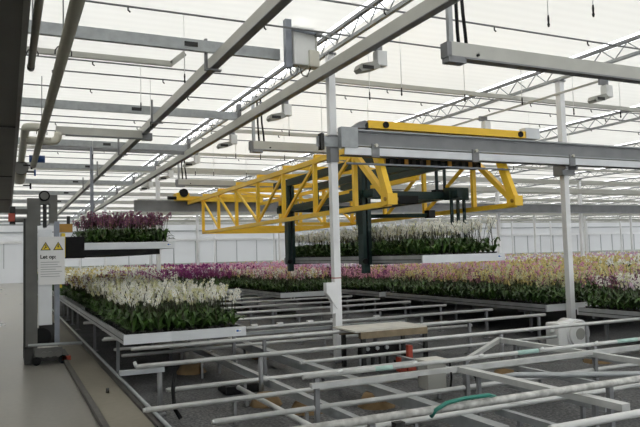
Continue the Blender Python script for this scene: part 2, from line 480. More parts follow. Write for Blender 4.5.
# switch box with hanger strut and clamp pipe
t = thing('switch_box', 'white switch box on a galvanised strut hanging from the roof', 'switch box', None, (3.9, 9.2, 4.58))
B(-.05, .05, -.05, .05, 0, 1.5 - .75).build('strut', 'mast_blue', t)
B(.07, .42, -.10, .10, .04, .64).build('box', 'white_paint', t, .015)
B(.42, .46, -.09, .09, .22, .60).build('side_panel', 'cream_paint', t)
B(.30, .47, -.14, .06, .02, .28).build('junction', 'duct_cream', t, .01)
T([(.0, -.16, .56), (.45, -.16, .52)], .03, 8).build('clamp_arm', 'mast_blue', t)
T([(.45, -.16, .52), (.78, -.16, .48)], .018, 8).build('pipe', 'galvanised', t)
T([(.40, -.16, .53), (.50, -.16, .515)], .045, 8).build('clamp', 'galvanised_dull', t)
T([(.02, -.02, .0), (.03, -.03, -.10), (.08, -.03, -.13), (.13, -.03, -.08), (.16, -.03, .03)], .014, 7).build('cable', 'galvanised_dull', t)
T([(.18, -.03, .02), (.22, -.03, -.10), (.30, -.03, -.12), (.36, -.03, .02)], .010, 6).build('cable', 'dark_steel', t)

# ================================================================== POSTS
def post(x, y, top, lab, group=None, w=.115):
    t = thing('roof_post', lab, 'post', group, (x, y, 0))
    B(-w / 2, w / 2, -w / 2, w / 2, .03, top).build('shaft', 'post_white', t)
    B(-w * .9, w * .9, -w * .9, w * .9, 0, .03).build('base_plate', 'galvanised_dull', t)
    B(-w * .7, w * .7, -w * .7, w * .7, top, top + .03).build('head_plate', 'galvanised_dull', t)
    return t
p1 = post(XP[0], YP[0], 4.94, 'white steel post with a red band in front of the yellow crane')
B(-.061, .061, -.061, .061, 1.32, 1.335).build('red_band', 'rust_red', p1)
MB().prism([(-.24, 1.26), (-.058, 1.26), (-.058, .85), (-.10, .90), (-.20, 1.06), (-.24, 1.10)], -.13, -.02).build('corbel', 'post_white', p1)
B(-.13, -.058, -.11, -.02, .78, 1.0).build('corbel_foot', 'post_white', p1)
m = MB(); m.box(-.075, .075, -.075, .075, 3.18, 3.62)
m.build('rail_clamp', 'galvanised_dull', p1)
B(-.32, .10, -.10, -.065, 3.42, 3.58).build('rail_bracket', 'galvanised', p1)
B(-.28, -.22, -.16, -.06, 3.36, 3.62).build('bracket_end', 'dark_steel', p1)
p2 = post(XP[1], YP[0], 4.94, 'white steel post standing behind the round motor at the right')
B(-.16, .16, -.12, .12, 3.10, 3.20).build('rail_clamp', 'galvanised_dull', p2)
B(-.16, -.12, -.2, .12, 3.2, 3.30).build('clamp_ear', 'galvanised_dull', p2)
B(.12, .16, -.2, .12, 3.2, 3.30).build('clamp_ear', 'galvanised_dull', p2)
post(XP[2], YP[0], 4.94, 'white steel post standing outside the right of the picture')
for j in (1, 2, 3):
    for i in range(0, 14):
        if YP[j] / max(.1, XP[i]) < .72: continue
        post(XP[i], YP[j], 4.94, ('white roof post standing among the flower beds in the second post row' if j == 1 else
             'slim white roof post far back near the end wall'), 'second row roof posts' if j == 1 else 'far roof posts', .13)

# ================================================================== CRANE RAILS
r = thing('crane_rail', 'galvanised crane rail across the right, carrying the yellow end carriage', 'crane rail', None, (4.80, 9.30, 3.28))
LR = 17.0
B(.06, LR, .00, .02, .16, .43).build('web', 'galvanised_dull', r)
B(.06, LR, -.05, .06, .405, .43).build('top_flange', 'galvanised', r)
B(.06, LR, -.05, .06, .155, .175).build('middle_flange', 'galvanised', r)
B(.06, LR, -.055, -.035, .01, .135).build('lower_panel', 'tray_alu', r)
B(.02, LR, -.05, .05, -.012, .006).build('bottom_edge', 'dark_steel', r)
B(.0, .30, -.07, .06, .12, .45).build('end_plate', 'galvanised', r)
for x in (.62, 2.65, 4.95, 9.9, 14.9):
    B(x - .07, x + .07, -.075, -.05, -.02, .20).build('joint_bracket', 'galvanised_dull', r)
    T([(x, -.07, .17), (x, -.11, .17)], .03, 8).build('bolt', 'duct_cream', r)
T([(.1, -.02, -.13), (3.45, -.02, -.13)], .018, 8).build('conduit', 'mast_blue', r)
MB().prism([(.20, .45), (.58, .45), (.54, .54), (.45, .58), (.34, .55)], -.05, .05).build('end_stop', 'galvanised_dull', r)
T([(.50, -.06, .49), (.50, .06, .49)], .055, 10).build('stop_wheel', 'dark_steel', r)

r = thing('crane_rail', 'grey crane rail far behind, under the small yellow carriage', 'crane rail', None, (3.9, 22.9, 3.36))
B(0, 70, -.05, .05, .0, .34).build('web', 'galvanised_dull', r)
B(0, 70, -.09, .09, .34, .37).build('top_flange', 'galvanised', r)
B(0, 70, -.09, .09, -.03, .0).build('bottom_flange', 'galvanised', r)

# ================================================================== YELLOW GANTRY CRANE
cr = thing('gantry_crane', 'yellow lattice gantry crane with dark green lifting legs holding a flower tray', 'crane', None, (5.6, 9.3, 2.4))
def cp(m, name, mt, parent=cr):      # part in world coordinates, moved into the crane's frame
    m.v = [(a - 5.6, b - 9.3, c - 2.4) for a, b, c in m.v]
    return m.build(name, mt, parent)
XL, XR_, ZB, ZT = 5.60, 8.22, 2.50, 3.58
YV = [10.3 + 1.68 * k for k in range(7)]
ca = cp(B(5.30, 8.62, 9.22, 9.40, 3.735, 3.86), 'end_carriage', 'yellow_paint')
cp(B(8.60, 8.95, 9.22, 9.38, 3.735, 3.93), 'motor_cover', 'tray_alu')
for x in (5.62, 8.48):
    w_ = T([(x, 9.20, 3.80), (x, 9.23, 3.80)], .055, 12); cp(w_, 'wheel_hub', 'black_plastic')
for X in (XL, XR_):
    ch = cp(bar((X, 9.45, ZT), (X, 22.2, ZT), .085, .10), 'top_chord', 'yellow_paint')
    cp(bar((X, 9.15, ZB), (X, YV[-1], ZB), .085, .085), 'bottom_chord', 'yellow_paint')
    for k, y in enumerate(YV):
        cp(bar((X, y, ZB), (X, y, ZT), .08, .075), 'truss_post', 'yellow_paint')
        if k < 6:
            y2 = YV[k + 1]
            if k < 3: cp(bar((X, y, ZT - .06), (X, y2, ZB + .05), .05, .06), 'diagonal', 'yellow_paint')
            else: cp(bar((X, y2, ZT - .06), (X, y, ZB + .05), .05, .06), 'diagonal', 'yellow_paint')
    cp(bar((X, 9.62, 3.62), (X, 9.18, 2.62), .10, .15), 'end_bracket', 'yellow_paint')
    cp(bar((X, 10.25, 3.45), (X, 9.25, 2.62), .09, .10), 'end_brace', 'yellow_paint')
    hk = cp(B(X - .09, X + .09, 9.05, 9.27, 2.48, 2.66), 'hook_joint', 'yellow_paint')
    cp(T([(X - .11, 9.12, 2.57), (X + .13, 9.12, 2.57)], .035, 8), 'pin', 'orange_box', cr)
for y in YV:
    cp(bar((XL, y, ZT + .10), (XR_, y, ZT + .10), .08, .09), 'top_cross_bar', 'yellow_paint')
for y in (YV[4], YV[5], YV[6]):
    cp(bar((XL, y, ZB), (XR_, y, ZB), .07, .08), 'bottom_cross_bar', 'yellow_paint')
for y0, y1, s in ((YV[1], YV[2], 0), (YV[2], YV[3], 1), (YV[3], YV[4], 0), (YV[4], YV[5], 1), (YV[5], YV[6], 0)):
    a, b = (XL, XR_) if s == 0 else (XR_, XL)
    cp(bar((a, y0, ZT + .09), (b, y1, ZT + .09), .05, .06), 'top_diagonal', 'yellow_paint')
# middle cage around the lifting unit at the back
cp(bar((7.0, 10.4, 3.1), (7.0, 15.4, 3.1), .07, .09), 'cage_beam', 'yellow_paint')
cp(bar((6.6, 15.3, 2.5), (8.3, 15.3, 2.5), .07, .07), 'cage_beam', 'yellow_paint')
cp(bar((6.6, 15.3, 3.1), (8.3, 15.3, 3.1), .07, .07), 'cage_beam', 'yellow_paint')
cp(bar((6.6, 15.3, 2.5), (6.6, 15.3, 3.1), .07, .07), 'cage_post', 'yellow_paint')
# far carriage
cp(B(5.25, 5.70, 22.45, 22.95, 3.70, 3.96), 'far_carriage', 'yellow_paint')
cp(B(5.70, 8.45, 22.6, 22.8, 3.68, 3.86), 'far_carriage_beam', 'yellow_paint')
cp(T([(5.5, 22.42, 3.96), (5.5, 22.6, 3.96)], .15, 14), 'far_wheel', 'black_plastic')
cp(T([(4.95, 22.5, 3.78), (5.25, 22.5, 3.78)], .06, 8), 'far_buffer', 'black_plastic')
# dark green lifting unit
G = 'green_paint'
for X in (6.02, 7.88):
    cp(bar((X, 10.0, 3.42), (X, 15.2, 3.42), .12, .15), 'lift_beam', G)
    cp(bar((X, 10.3, 2.80), (X, 15.0, 2.80), .12, .14), 'lower_lift_beam', G)
    if X < 7:
        for y in (10.75, 14.35):
            cp(B(X - .09, X - .02, y - .10, y + .10, 1.50, 3.34), 'lift_leg', G)
            cp(B(X + .02, X + .09, y - .10, y + .10, 1.50, 3.34), 'lift_leg', G)
            cp(B(X - .06, X + .06, y - .06, y + .06, 1.34, 1.52), 'leg_foot', G)
            cp(T([(X - .08, y - .1, 1.56), (X - .08, y - .16, 1.56)], .05, 8), 'foot_roller', 'black_plastic')
    else:
        cp(B(X - .03, X + .05, 14.25, 14.45, 1.52, 2.86), 'lift_leg', G)
for y in (10.75, 14.35):
    cp(bar((5.75, y, 2.80), (8.15, y, 2.80), .12, .15), 'lift_cross_beam', G)
    cp(B(6.0, 8.0, y - .06, y + .06, 1.494, 1.519), 'fork_arm', G)
cp(B(7.75, 8.22, 10.45, 10.62, 2.70, 2.94), 'gear_box', G)
for x in (7.82, 7.97, 8.12):
    cp(B(x, x + .055, 10.50, 10.54, 1.52, 2.72), 'guide_rod', G)
for (x, y, a, b) in ((8.0, 11.2, 2.85, 3.4), (8.2, 11.2, 2.85, 3.4), (6.3, 12.6, 2.6, 3.3), (6.6, 14.0, 2.8, 3.35)):
    cp(T([(x, y, a), (x, y, b)], .035, 8), 'screw_rod', G)
    cp(B(x - .08, x + .08, y - .08, y + .08, a - .05, a + .12), 'rod_block', 'black_plastic')
cp(B(6.5, 7.0, 10.4, 10.6, 2.62, 2.76), 'drive_motor', 'black_plastic')
cc = cp(B(5.8, 8.0, 9.78, 9.95, 3.22, 3.36), 'cable_chain', 'black_plastic')
for i in range(14):
    x = 5.85 + i * .155
    cp(B(x, x + .07, 9.755, 9.785, 3.24, 3.345), 'chain_link', 'dark_steel' if i % 3 else 'orange_box', cr)
cp(bar((6.15, 11.2, 2.42), (6.9, 9.9, 2.36), .06, .07), 'brace_arm', G)
cp(B(6.85, 6.98, 9.85, 10.0, 2.31, 2.45), 'arm_end', 'black_plastic')
cp(bar((7.0, 10.0, 3.36), (7.0, 15.0, 3.40), .14, .16), 'centre_beam', G)

# ================================================================== TRAYS
def tray(x, y, z, lab, group=None, L=5.95, W=1.70, sticker=None):
    t = thing('plant_tray', lab, 'tray', group, (x, y, z))
    B(.03, W - .03, .03, L - .03, 0, .02).build('base', 'tray_alu_shaded', t)
    B(0, W, 0, .03, 0, .13).build('end_rim', 'tray_alu', t)
    B(0, W, L - .03, L, 0, .13).build('end_rim', 'tray_alu', t)
    for xx in (0, W - .03):
        s = B(xx, xx + .03, .031, L - .031, 0, .13).build('side_rim', 'tray_alu_shaded', t)
        xo = -.006 if xx == 0 else xx + .03
        B(xo, xo + .006, .04, L - .04, .05, .062).build('groove', 'dark_steel', s)
    if sticker:
        k = B(W - .16, W - .07, -.003, 0, .045, .10).build('sticker', 'sign_white', t)
        B(W - .145, W - .11, -.005, -.003, .06, .088).build('sticker_mark', 'ink_blue', k)
        B(W - .105, W - .08, -.005, -.003, .065, .075).build('sticker_mark', 'ink_blue', k)
    return t
ZR = .58
tray(1.40, 9.10, ZR, 'metal plant tray full of white orchids in front at the left', sticker=True)
tray(1.27, 12.90, 1.91, 'raised metal plant tray of dusky purple orchids on the lift behind the sign', sticker=True)
tray(6.10, 9.00, 1.52, 'metal plant tray of white orchids lifted by the yellow crane', sticker=True)
tray(1.40, 15.10, ZR, 'metal plant tray of cream and dark purple orchids behind the front white tray')
tray(6.61, 16.5, ZR, 'metal plant tray with its corner toward the camera left of the red-banded post')
tray(9.30, 2.93, .50, 'metal plant tray of lilac and white orchids at the right edge')
tray(9.30, 9.62, .50, 'metal plant tray of cream and yellow orchids between the two white posts')
tray(9.30, 15.88, .50, 'metal plant tray of pink orchids right behind the red-banded post')
for i, (x, y) in enumerate([(3.15, 20.0), (4.88, 20.0), (1.40, 21.1), (6.61, 22.5), (9.30, 22.0), (11.04, 2.93), (11.04, 9.62), (11.04, 15.88), (11.04, 22.0), (12.78, 9.62), (12.78, 15.88), (12.78, 22.0)]):
    tray(x, y, ZR if x < 9 else .50, 'metal plant tray of orchids farther back, mostly hidden by flowers', 'background plant trays')

# ================================================================== ORCHIDS
def quad_template():
    return {'v': [], 'f': [], 'm': []}
PET, LIP, STM, LEA, POT = range(5)
def add_quad(t, a, b, c, d, m):
    n = len(t['v']); t['v'] += [tuple(a), tuple(b), tuple(c), tuple(d)]; t['f'].append((n, n + 1, n + 2, n + 3)); t['m'].append(m)
def bloom(t, c, n, s, lo=False):
    n = Vector(n).normalized(); up = Vector((0, 0, 1)); a = n.cross(up)
    if a.length < .1: a = Vector((1, 0, 0))
    a.normalize(); b = a.cross(n); c = Vector(c)
    def P(u, v, w): return c + a * u * s + b * v * s + n * w * s
    if lo:
        add_quad(t, P(-1, 0, .1), P(0, -.9, .1), P(1, 0, .1), P(0, .9, .1), PET)
        return
    # two broad side petals, three sepals, lip
    add_quad(t, P(0, -.05, .12), P(.55, -.38, .22), P(1.05, .1, .12), P(.5, .5, .2), PET)
    add_quad(t, P(0, -.05, .12), P(-.5, .5, .2), P(-1.05, .1, .12), P(-.55, -.38, .22), PET)
    add_quad(t, P(0, 0, .05), P(.32, .55, .12), P(0, 1.05, .0), P(-.32, .55, .12), PET)
    add_quad(t, P(0, 0, .05), P(.15, -.55, .1), P(.55, -.95, .0), P(.6, -.35, .1), PET)
    add_quad(t, P(0, 0, .05), P(-.6, -.35, .1), P(-.55, -.95, .0), P(-.15, -.55, .1), PET)
    add_quad(t, P(-.16, 0, .25), P(0, -.42, .45), P(.16, 0, .25), P(0, .15, .3), LIP)
def stem_path(rg, h, lean, az):
    pts = []
    for i in range(6):
        u = i / 5
        r_ = .015 + lean * (u ** 2.2)
        z = .10 + h * (u - .10 * u ** 4)
        pts.append(Vector((math.cos(az) * r_, math.sin(az) * r_, z)))
    return pts
def add_stem(t, pts, r, n=3):
    for i in range(len(pts) - 1):
        for k in range(n):
            a0 = 2 * math.pi * k / n; a1 = 2 * math.pi * (k + 1) / n
            o0 = Vector((math.cos(a0), math.sin(a0), 0)) * r; o1 = Vector((math.cos(a1), math.sin(a1), 0)) * r
            add_quad(t, pts[i] + o0, pts[i] + o1, pts[i + 1] + o1, pts[i + 1] + o0, STM)
def add_spray(t, rg, pts, nb, s, lo=False):
    az = rg.uniform(0, 6.28)
    for j in range(nb):
        u = .77 + .25 * j / max(1, nb - 1)
        i = min(4, int(u * 5)); fr = u * 5 - i
        p = pts[i].lerp(pts[i + 1], min(fr, 1.1))
        d = az + (1.7 if j % 2 else -1.7) * rg.uniform(.5, 1.0)
        out = Vector((math.cos(d), math.sin(d), rg.uniform(.0, .6)))
        bloom(t, p + out * .045, out + Vector((0, 0, rg.uniform(-.1, .2))), s * rg.uniform(.85, 1.15) * (1 - .25 * j / nb), lo)
def leaf_quads(t, az, L, w, lift, m=LEA):
    ca, sa = math.cos(az), math.sin(az)
    prof = [(0.01, .35, .0), (.35, 1.0, lift * .75), (.72, .9, lift), (1.0, .12, lift * .72)]
    rows = []
    for u, ww, z in prof:
        x = u * L
        c = Vector((ca * x, sa * x, .125 + z)); s_ = Vector((-sa, ca, 0)) * (w * ww / 2)
        rows.append((c - s_ + Vector((0, 0, .012 * ww)), c, c + s_ + Vector((0, 0, .012 * ww))))
    for i in range(3):
        add_quad(t, rows[i][0], rows[i][1], rows[i + 1][1], rows[i + 1][0], m)
        add_quad(t, rows[i][1], rows[i][2], rows[i + 1][2], rows[i + 1][1], m)
def pot_quads(t, n=8):
    prof = [(.042, 0), (.056, .115), (.060, .115), (.060, .13), (.050, .13), (.0, .118)]
    for i in range(len(prof) - 1):
        (r0, z0), (r1, z1) = prof[i], prof[i + 1]
        for k in range(n):
            a0 = 2 * math.pi * k / n; a1 = 2 * math.pi * (k + 1) / n
            add_quad(t, (r0 * math.cos(a0), r0 * math.sin(a0), z0), (r0 * math.cos(a1), r0 * math.sin(a1), z0),
                     (r1 * math.cos(a1), r1 * math.sin(a1), z1), (r1 * math.cos(a0), r1 * math.sin(a0), z1), POT)
def mesh_from_quads(name, v, f, m, mats):
    v = np.asarray(v, dtype=np.float32); f = np.asarray(f, dtype=np.int32); m = np.asarray(m, dtype=np.int32)
    me = bpy.data.meshes.new(name)
    me.vertices.add(len(v)); me.vertices.foreach_set('co', v.ravel())
    me.loops.add(f.size); me.loops.foreach_set('vertex_index', f.ravel())
    me.polygons.add(len(f))
    me.polygons.foreach_set('loop_start', np.arange(0, f.size, 4, dtype=np.int32))
    me.polygons.foreach_set('loop_total', np.full(len(f), 4, dtype=np.int32))
    me.polygons.foreach_set('material_index', m)
    for q in mats: me.materials.append(MATS[q])
    me.update(calc_edges=True)
    return me

# templates for the uncounted plants: full (leaves), mid (no pot), low (far)
rg = random.Random(3)
def make_template(kind, pot=False):
    t = quad_template()
    if pot: pot_quads(t, 6)
    if kind == 'full':
        for k in range(4): leaf_quads(t, k * 1.57 + rg.uniform(-.4, .4), rg.uniform(.15, .23), rg.uniform(.055, .08), rg.uniform(.06, .24))
        for s in range(2 if rg.random() < .6 else 1):
            pts = stem_path(rg, rg.uniform(.52, .64), rg.uniform(.04, .125), rg.uniform(0, 6.28))
            add_stem(t, pts, .004); add_spray(t, rg, pts, rg.randint(4, 6), .033)
    elif kind == 'mid':
        for k in range(4): leaf_quads(t, k * 1.57 + rg.uniform(-.6, .6), rg.uniform(.15, .23), .075, rg.uniform(.08, .27))
        pts = stem_path(rg, rg.uniform(.50, .66), rg.uniform(.04, .125), rg.uniform(0, 6.28))
        add_stem(t, pts[::2] + [pts[-1]], .005); add_spray(t, rg, pts, 5, .033)
        if rg.random() < .5:
            pts = stem_path(rg, rg.uniform(.42, .56), rg.uniform(.05, .15), rg.uniform(0, 6.28))
            add_stem(t, pts[::2] + [pts[-1]], .005); add_spray(t, rg, pts, 3, .033)
    else:
        add_quad(t, (-.09, 0, .1), (.09, .02, .1), (.09, .02, .34), (-.09, 0, .34), LEA)
        add_quad(t, (0, -.09, .1), (0, .09, .1), (0, .09, .32), (0, -.09, .32), LEA)
        pts = stem_path(rg, rg.uniform(.50, .66), rg.uniform(.04, .125), rg.uniform(0, 6.28))
        add_stem(t, [pts[0], pts[3], pts[5]], .006, 2); add_spray(t, rg, pts, 5, .050, True)
    return {k: np.array(x) for k, x in t.items()}
TPL = {'full': [make_template('full', True) for _ in range(8)], 'mid': [make_template('mid') for _ in range(8)], 'low': [make_template('low') for _ in range(8)]}
class Stuff:
    def __init__(self): self.v = []; self.f = []; self.m = []; self.n = 0
    def add(self, kind, x, y, z, sc=1.0, stretch=1.0):
        t = TPL[kind][random.randrange(8)]
        a = random.uniform(0, 6.283); c, s = math.cos(a) * sc, math.sin(a) * sc
        v = t['v']
        w = np.empty_like(v)
        w[:, 0] = v[:, 0] * c - v[:, 1] * s + x; w[:, 1] = v[:, 0] * s + v[:, 1] * c + y; w[:, 2] = v[:, 2] * sc * stretch + z
        self.v.append(w); self.f.append(t['f'] + self.n); self.m.append(t['m']); self.n += len(v)
    def build(self, name, petal, lab, cat='orchids'):
        if not self.v: return
        me = mesh_from_quads(name, np.concatenate(self.v), np.concatenate(self.f), np.concatenate(self.m), [petal, 'lip_yellow', 'stem_green', 'leaf_green', 'pot_plastic'])
        o = bpy.data.objects.new(name, me); COL.objects.link(o)
        tag(o, lab, cat, None, 'stuff'); return o
ST = {k: Stuff() for k in ('white', 'ivory', 'cream', 'pink', 'lilac', 'purple', 'dusky')}

# counted plants: prototype parts
PZ = .02
def proto(name, t, mats):
    me = mesh_from_quads(name, t['v'], t['f'], t['m'], mats)
    return me
t_ = quad_template(); pot_quads(t_, 8); t_['m'] = [0] * len(t_['m']); POT_ME = proto('pot', t_, ['pot_plastic'])
LEAF_ME = []
for L, w, lift in ((.21, .075, .06), (.18, .07, .17), (.24, .08, .12), (.16, .065, .24)):
    t_ = quad_template(); leaf_quads(t_, 0, L, w, lift, 0); LEAF_ME.append(proto('leaf', t_, ['leaf_green']))
SPRAY = {}
def spray_protos(petal):
    out = []
    for k in range(7):
        pts = stem_path(rg, rg.uniform(.48, .68), rg.uniform(.04, .125), 0)
        a = quad_template(); add_stem(a, pts, .0045, 4); a['m'] = [0] * len(a['m'])
        b = quad_template(); add_spray(b, rg, pts, rg.randint(5, 6), .036)
        out.append((proto('flower_stem', a, ['stem_green']), proto('flower_spray', b, [petal, 'lip_yellow'])))
    return out
def orchid(x, y, z, petal, lab, cat, group, sc=1.0):
    t = thing('potted_orchid', lab, cat, group, (x, y, z))
    t.rotation_euler = (0, 0, random.uniform(0, 6.28)); t.scale = (sc, sc, sc)
    def put(name, me, par, rot=0, loc=(0, 0, 0)):
        o = bpy.data.objects.new(name, me); COL.objects.link(o); o.parent = par; o.rotation_euler = (0, 0, rot); o.location = loc; return o
    put('pot', POT_ME, t)
    for k in range(4): put('leaf', LEAF_ME[random.randrange(4)], t, k * 1.57 + random.uniform(-.4, .4))
    for k in range(2 if random.random() < .6 else 1):
        a, b = SPRAY[petal][random.randrange(7)]
        s = put('flower_stem', a, t, random.uniform(0, 6.28)); q = put('flower_spray', b, s); q['kind'] = 'stuff'
    return t
for p in ('petal_white', 'petal_ivory', 'petal_dusky'): SPRAY[p] = spray_protos(p)

def grid(x, y, W=1.70, L=5.95, nx=13, ny=45):
    for j in range(ny):
        for i in range(nx):
            yield i, j, x + .085 + (W - .17) * (i + .5) / nx + random.uniform(-.015, .015), y + .06 + (L - .12) * (j + .5) / ny + random.uniform(-.015, .015)
# front white tray
for i, j, px, py in grid(1.40, 9.10):
    s = random.uniform(.92, 1.10)
    if j == 0: orchid(px, py, ZR + PZ, 'petal_white', ORD[i] + ' orchid from the left in the front row of the front tray', 'orchid', 'front row white orchids', s)
    elif j < 9 or (i < 2 and j < 36):
        if random.random() < .62: orchid(px, py, ZR + PZ, 'petal_white', 'pure white potted orchid in the front left tray', 'orchid', 'white orchids in the front tray', s)
        else: orchid(px, py, ZR + PZ, 'petal_ivory', 'greenish ivory potted orchid in the front left tray', 'orchid', 'ivory orchids in the front tray', s)
    else: ST['white' if random.random() < .6 else 'ivory'].add('mid' if i > 2 else 'full', px, py, ZR + PZ, s)
# crane tray
for i, j, px, py in grid(6.10, 9.00):
    s = random.uniform(.93, 1.07)
    if j == 0: orchid(px, py, 1.52 + PZ, 'petal_white', ORD[i] + ' white orchid from the left at the near end of the crane tray', 'orchid', 'near row orchids on the crane tray', s)
    elif i == 0 or j < 2:
        orchid(px, py, 1.52 + PZ, 'petal_white', 'white potted orchid in the tray lifted by the crane', 'orchid', 'white orchids on the crane tray', s)
    else: ST['white' if random.random() < .6 else 'ivory'].add('mid', px, py, 1.52 + PZ, s)
# lifted purple tray
for i, j, px, py in grid(1.27, 12.90):
    s = random.uniform(.92, 1.06)
    if j == 0: orchid(px, py, 1.91 + PZ, 'petal_dusky', ORD[i] + ' dusky orchid from the left in the front row of the raised tray', 'orchid', 'front row orchids in the raised tray', s)
    elif j < 3:
        orchid(px, py, 1.91 + PZ, 'petal_dusky', 'dusky purple potted orchid in the raised tray behind the sign', 'orchid', 'purple orchids in the raised tray', s)
    elif j < 18: ST['dusky'].add('full' if j < 5 else 'mid', px, py, 1.91 + PZ, s)
# beds
def pick(pal): return random.choices(list(pal), list(pal.values()))[0]
def bed(x, y, pal, kind, edge='full', nx=13, ny=45, sc=1.0, jmin=0, z=None):
    for i, j, px, py in grid(x, y, nx=nx, ny=ny):
        if j < jmin: continue
        k = edge if (i < 2 or j < 2) else kind
        ST[pick(pal)].add(k, px, py, (ZR if x < 9 else .50) + PZ, sc * random.uniform(.9, 1.1))
bed(1.40, 15.10, {'cream': .45, 'white': .35, 'dusky': .2}, 'mid', 'mid', 12, 40)
bed(6.61, 16.50, {'white': .35, 'cream': .25, 'pink': .3, 'purple': .1}, 'mid')
bed(9.30, 2.93, {'white': .25, 'lilac': .35, 'ivory': .15, 'dusky': .25}, 'mid', jmin=26)
bed(9.30, 9.62, {'cream': .42, 'ivory': .30, 'pink': .13, 'dusky': .15}, 'mid')
bed(9.30, 15.88, {'pink': .6, 'cream': .1, 'purple': .15, 'dusky': .15}, 'mid')
bed(11.04, 2.93, {'white': .35, 'lilac': .25, 'cream': .4}, 'mid', 'mid', 10, 36, 1.05, 20)
bed(11.04, 9.62, {'cream': .4, 'ivory': .35, 'pink': .25}, 'mid', 'mid', 10, 36, 1.05)
bed(11.04, 15.88, {'pink': .55, 'cream': .3, 'lilac': .15}, 'mid', 'mid', 10, 36, 1.05)
bed(12.78, 9.62, {'cream': .4, 'ivory': .35, 'pink': .25}, 'low', 'low', 11, 36, 1.05)
bed(12.78, 15.88, {'pink': .4, 'cream': .4, 'lilac': .2}, 'low', 'low', 11, 36, 1.05)
bed(3.15, 20.0, {'purple': .55, 'white': .45}, 'mid', 'full')
bed(4.88, 20.0, {'purple': .85, 'lilac': .15}, 'mid', 'full')
bed(1.40, 21.1, {'white': .7, 'cream': .3}, 'low', 'low')
bed(6.61, 22.5, {'pink': .35, 'purple': .5, 'white': .15}, 'low', 'low')
bed(9.30, 22.0, {'pink': .6, 'cream': .4}, 'low', 'low')
# far beds on a coarser grid
pals = [{'white': .6, 'cream': .4}, {'pink': .6, 'lilac': .4}, {'cream': .8, 'pink': .2}, {'purple': .7, 'pink': .3}, {'white': .5, 'lilac': .5}, {'pink': .4, 'cream': .6}]
for r_ in range(0, 22):
    x = 1.40 + 1.74 * r_
    for s_ in range(0, 8):
        y = 8.74 + 6.02 * s_
        if y < 26.3 and r_ < 8: continue
        if r_ >= 8 and y < 14: continue
        if y + 6 > 47: continue
        if y * 1.3 + 4 < x: continue
        pal = pals[(r_ * 3 + s_ * 2 + (r_ * s_) % 2) % 6]
        if r_ < 3: pal = pals[0]
        elif r_ < 5: pal = pals[3]
        elif r_ < 7: pal = pals[1]
        far = y > 30
        for i, j, px, py in grid(x, y, nx=5 if far else 7, ny=15 if far else 22):
            ST[pick(pal)].add('low', px, py, ZR + PZ, random.uniform(.95, 1.15) * 1.1, .92)
labs = {'ivory': 'mass of greenish ivory orchids among the white ones', 'white': 'mass of white orchids filling the trays behind the front plants', 'cream': 'mass of cream yellow orchids mixed through the beds',
        'pink': 'mass of pink orchids in the beds behind the posts', 'lilac': 'mass of pale lilac orchids in the right hand beds',
        'purple': 'mass of deep purple orchids behind the front white tray', 'dusky': 'mass of dusky dark purple orchids on the raised tray and behind'}
for k, s in ST.items(): s.build('orchid_bed', 'petal_' + k, labs[k])

# ================================================================== BENCH RAILS AND PIPES
def rail(y, x0, x1, legs, lab, z=.545, mt='rail_pipe', group=None, cradle=True, r=.026, legmat='galvanised_dull', round_leg=False):
    t = thing('bench_rail', lab, 'rail', group, (x0, y, 0))
    T([(0, 0, z), (x1 - x0, 0, z)], r, 10).build('pipe', mt, t)
    for x in legs:
        x -= x0
        if round_leg: T([(x, 0, .02), (x, 0, z - r)], .028, 10).build('leg', legmat, t)
        else: B(x - .022, x + .022, -.022, .022, .02, z - r).build('leg', legmat, t)
        B(x - .06, x + .06, -.06, .06, .0, .02).build('foot_plate', legmat, t)
    return t
def footing(x, y, lab, s=1.0, h=.13):
    t = tag(MB().tube([(x, y, -.02), (x, y, .0), (x, y, h * .8), (x, y, h)], [.19 * s, .19 * s, .135 * s, .10 * s], 10).build('footing', 'footing'), lab, 'footing', 'concrete footings')
    return t

r = rail(7.42, 1.27, 16, [1.52, 2.70, 6.30, 7.95, 10.2], 'long pale bench rail pipe on legs passing in front of the white post', round_leg=True)
MB().tube([(0, 0, .545), (-.02, 0, .60)], .02, 8).build('end_hook', 'rail_pipe', r)
B(-.18, .30, -.03, .03, .465, .518).build('end_tube', 'galvanised', r)
rr = rail(5.78, 2.52, 12, [2.66, 4.42, 6.3], 'pale double bench rail with clips and teal tape, in the foreground', z=.555, r=.023)
m = MB(); m.bar((.06, -.05, .474), (9.4, -.05, .474), .06, .046); m.build('support_bar', 'rail_pipe', rr)
for x in (.35, 1.2, 2.05, 2.9, 3.75, 4.6, 5.45, 6.3):
    T([(x, -.03, .57), (x + .05, -.03, .585), (x + .07, .03, .56)], .012, 6).build('clip', 'white_paint', rr)
T([(.78, 0, .555), (.98, 0, .555)], .0245, 10).build('tape', 'teal_tape', rr)
T([(2.6, 0, .555), (2.9, 0, .555)], .0245, 10).build('tape', 'teal_tape', rr)
T([(4.15, 0, .555), (4.5, 0, .555)], .0245, 10).build('tape', 'teal_tape', rr)
r = rail(4.10, 1.6, 9, [4.62, 2.3], 'mottled grey bench rail pipe with a teal hose over it, in the foreground', mt='blotched_pipe', r=.03)
T([(1.20, 0, .50), (1.22, -.03, .55), (1.32, -.03, .59), (1.5, -.02, .602), (1.72, -.01, .598), (1.82, .03, .565)], .016, 8).build('green_hose', 'teal_hose', r)
B(.88, .96, -.03, .03, .38, .5).build('pipe_support', 'dark_steel', r)
rail(3.28, 3.15, 8, [3.4, 5.6], 'white rail pipe at the bottom right corner, nearest the camera', mt='white_paint', r=.026)
ys = [8.9, 10.3, 11.8, 13.2, 14.6, 16.1]
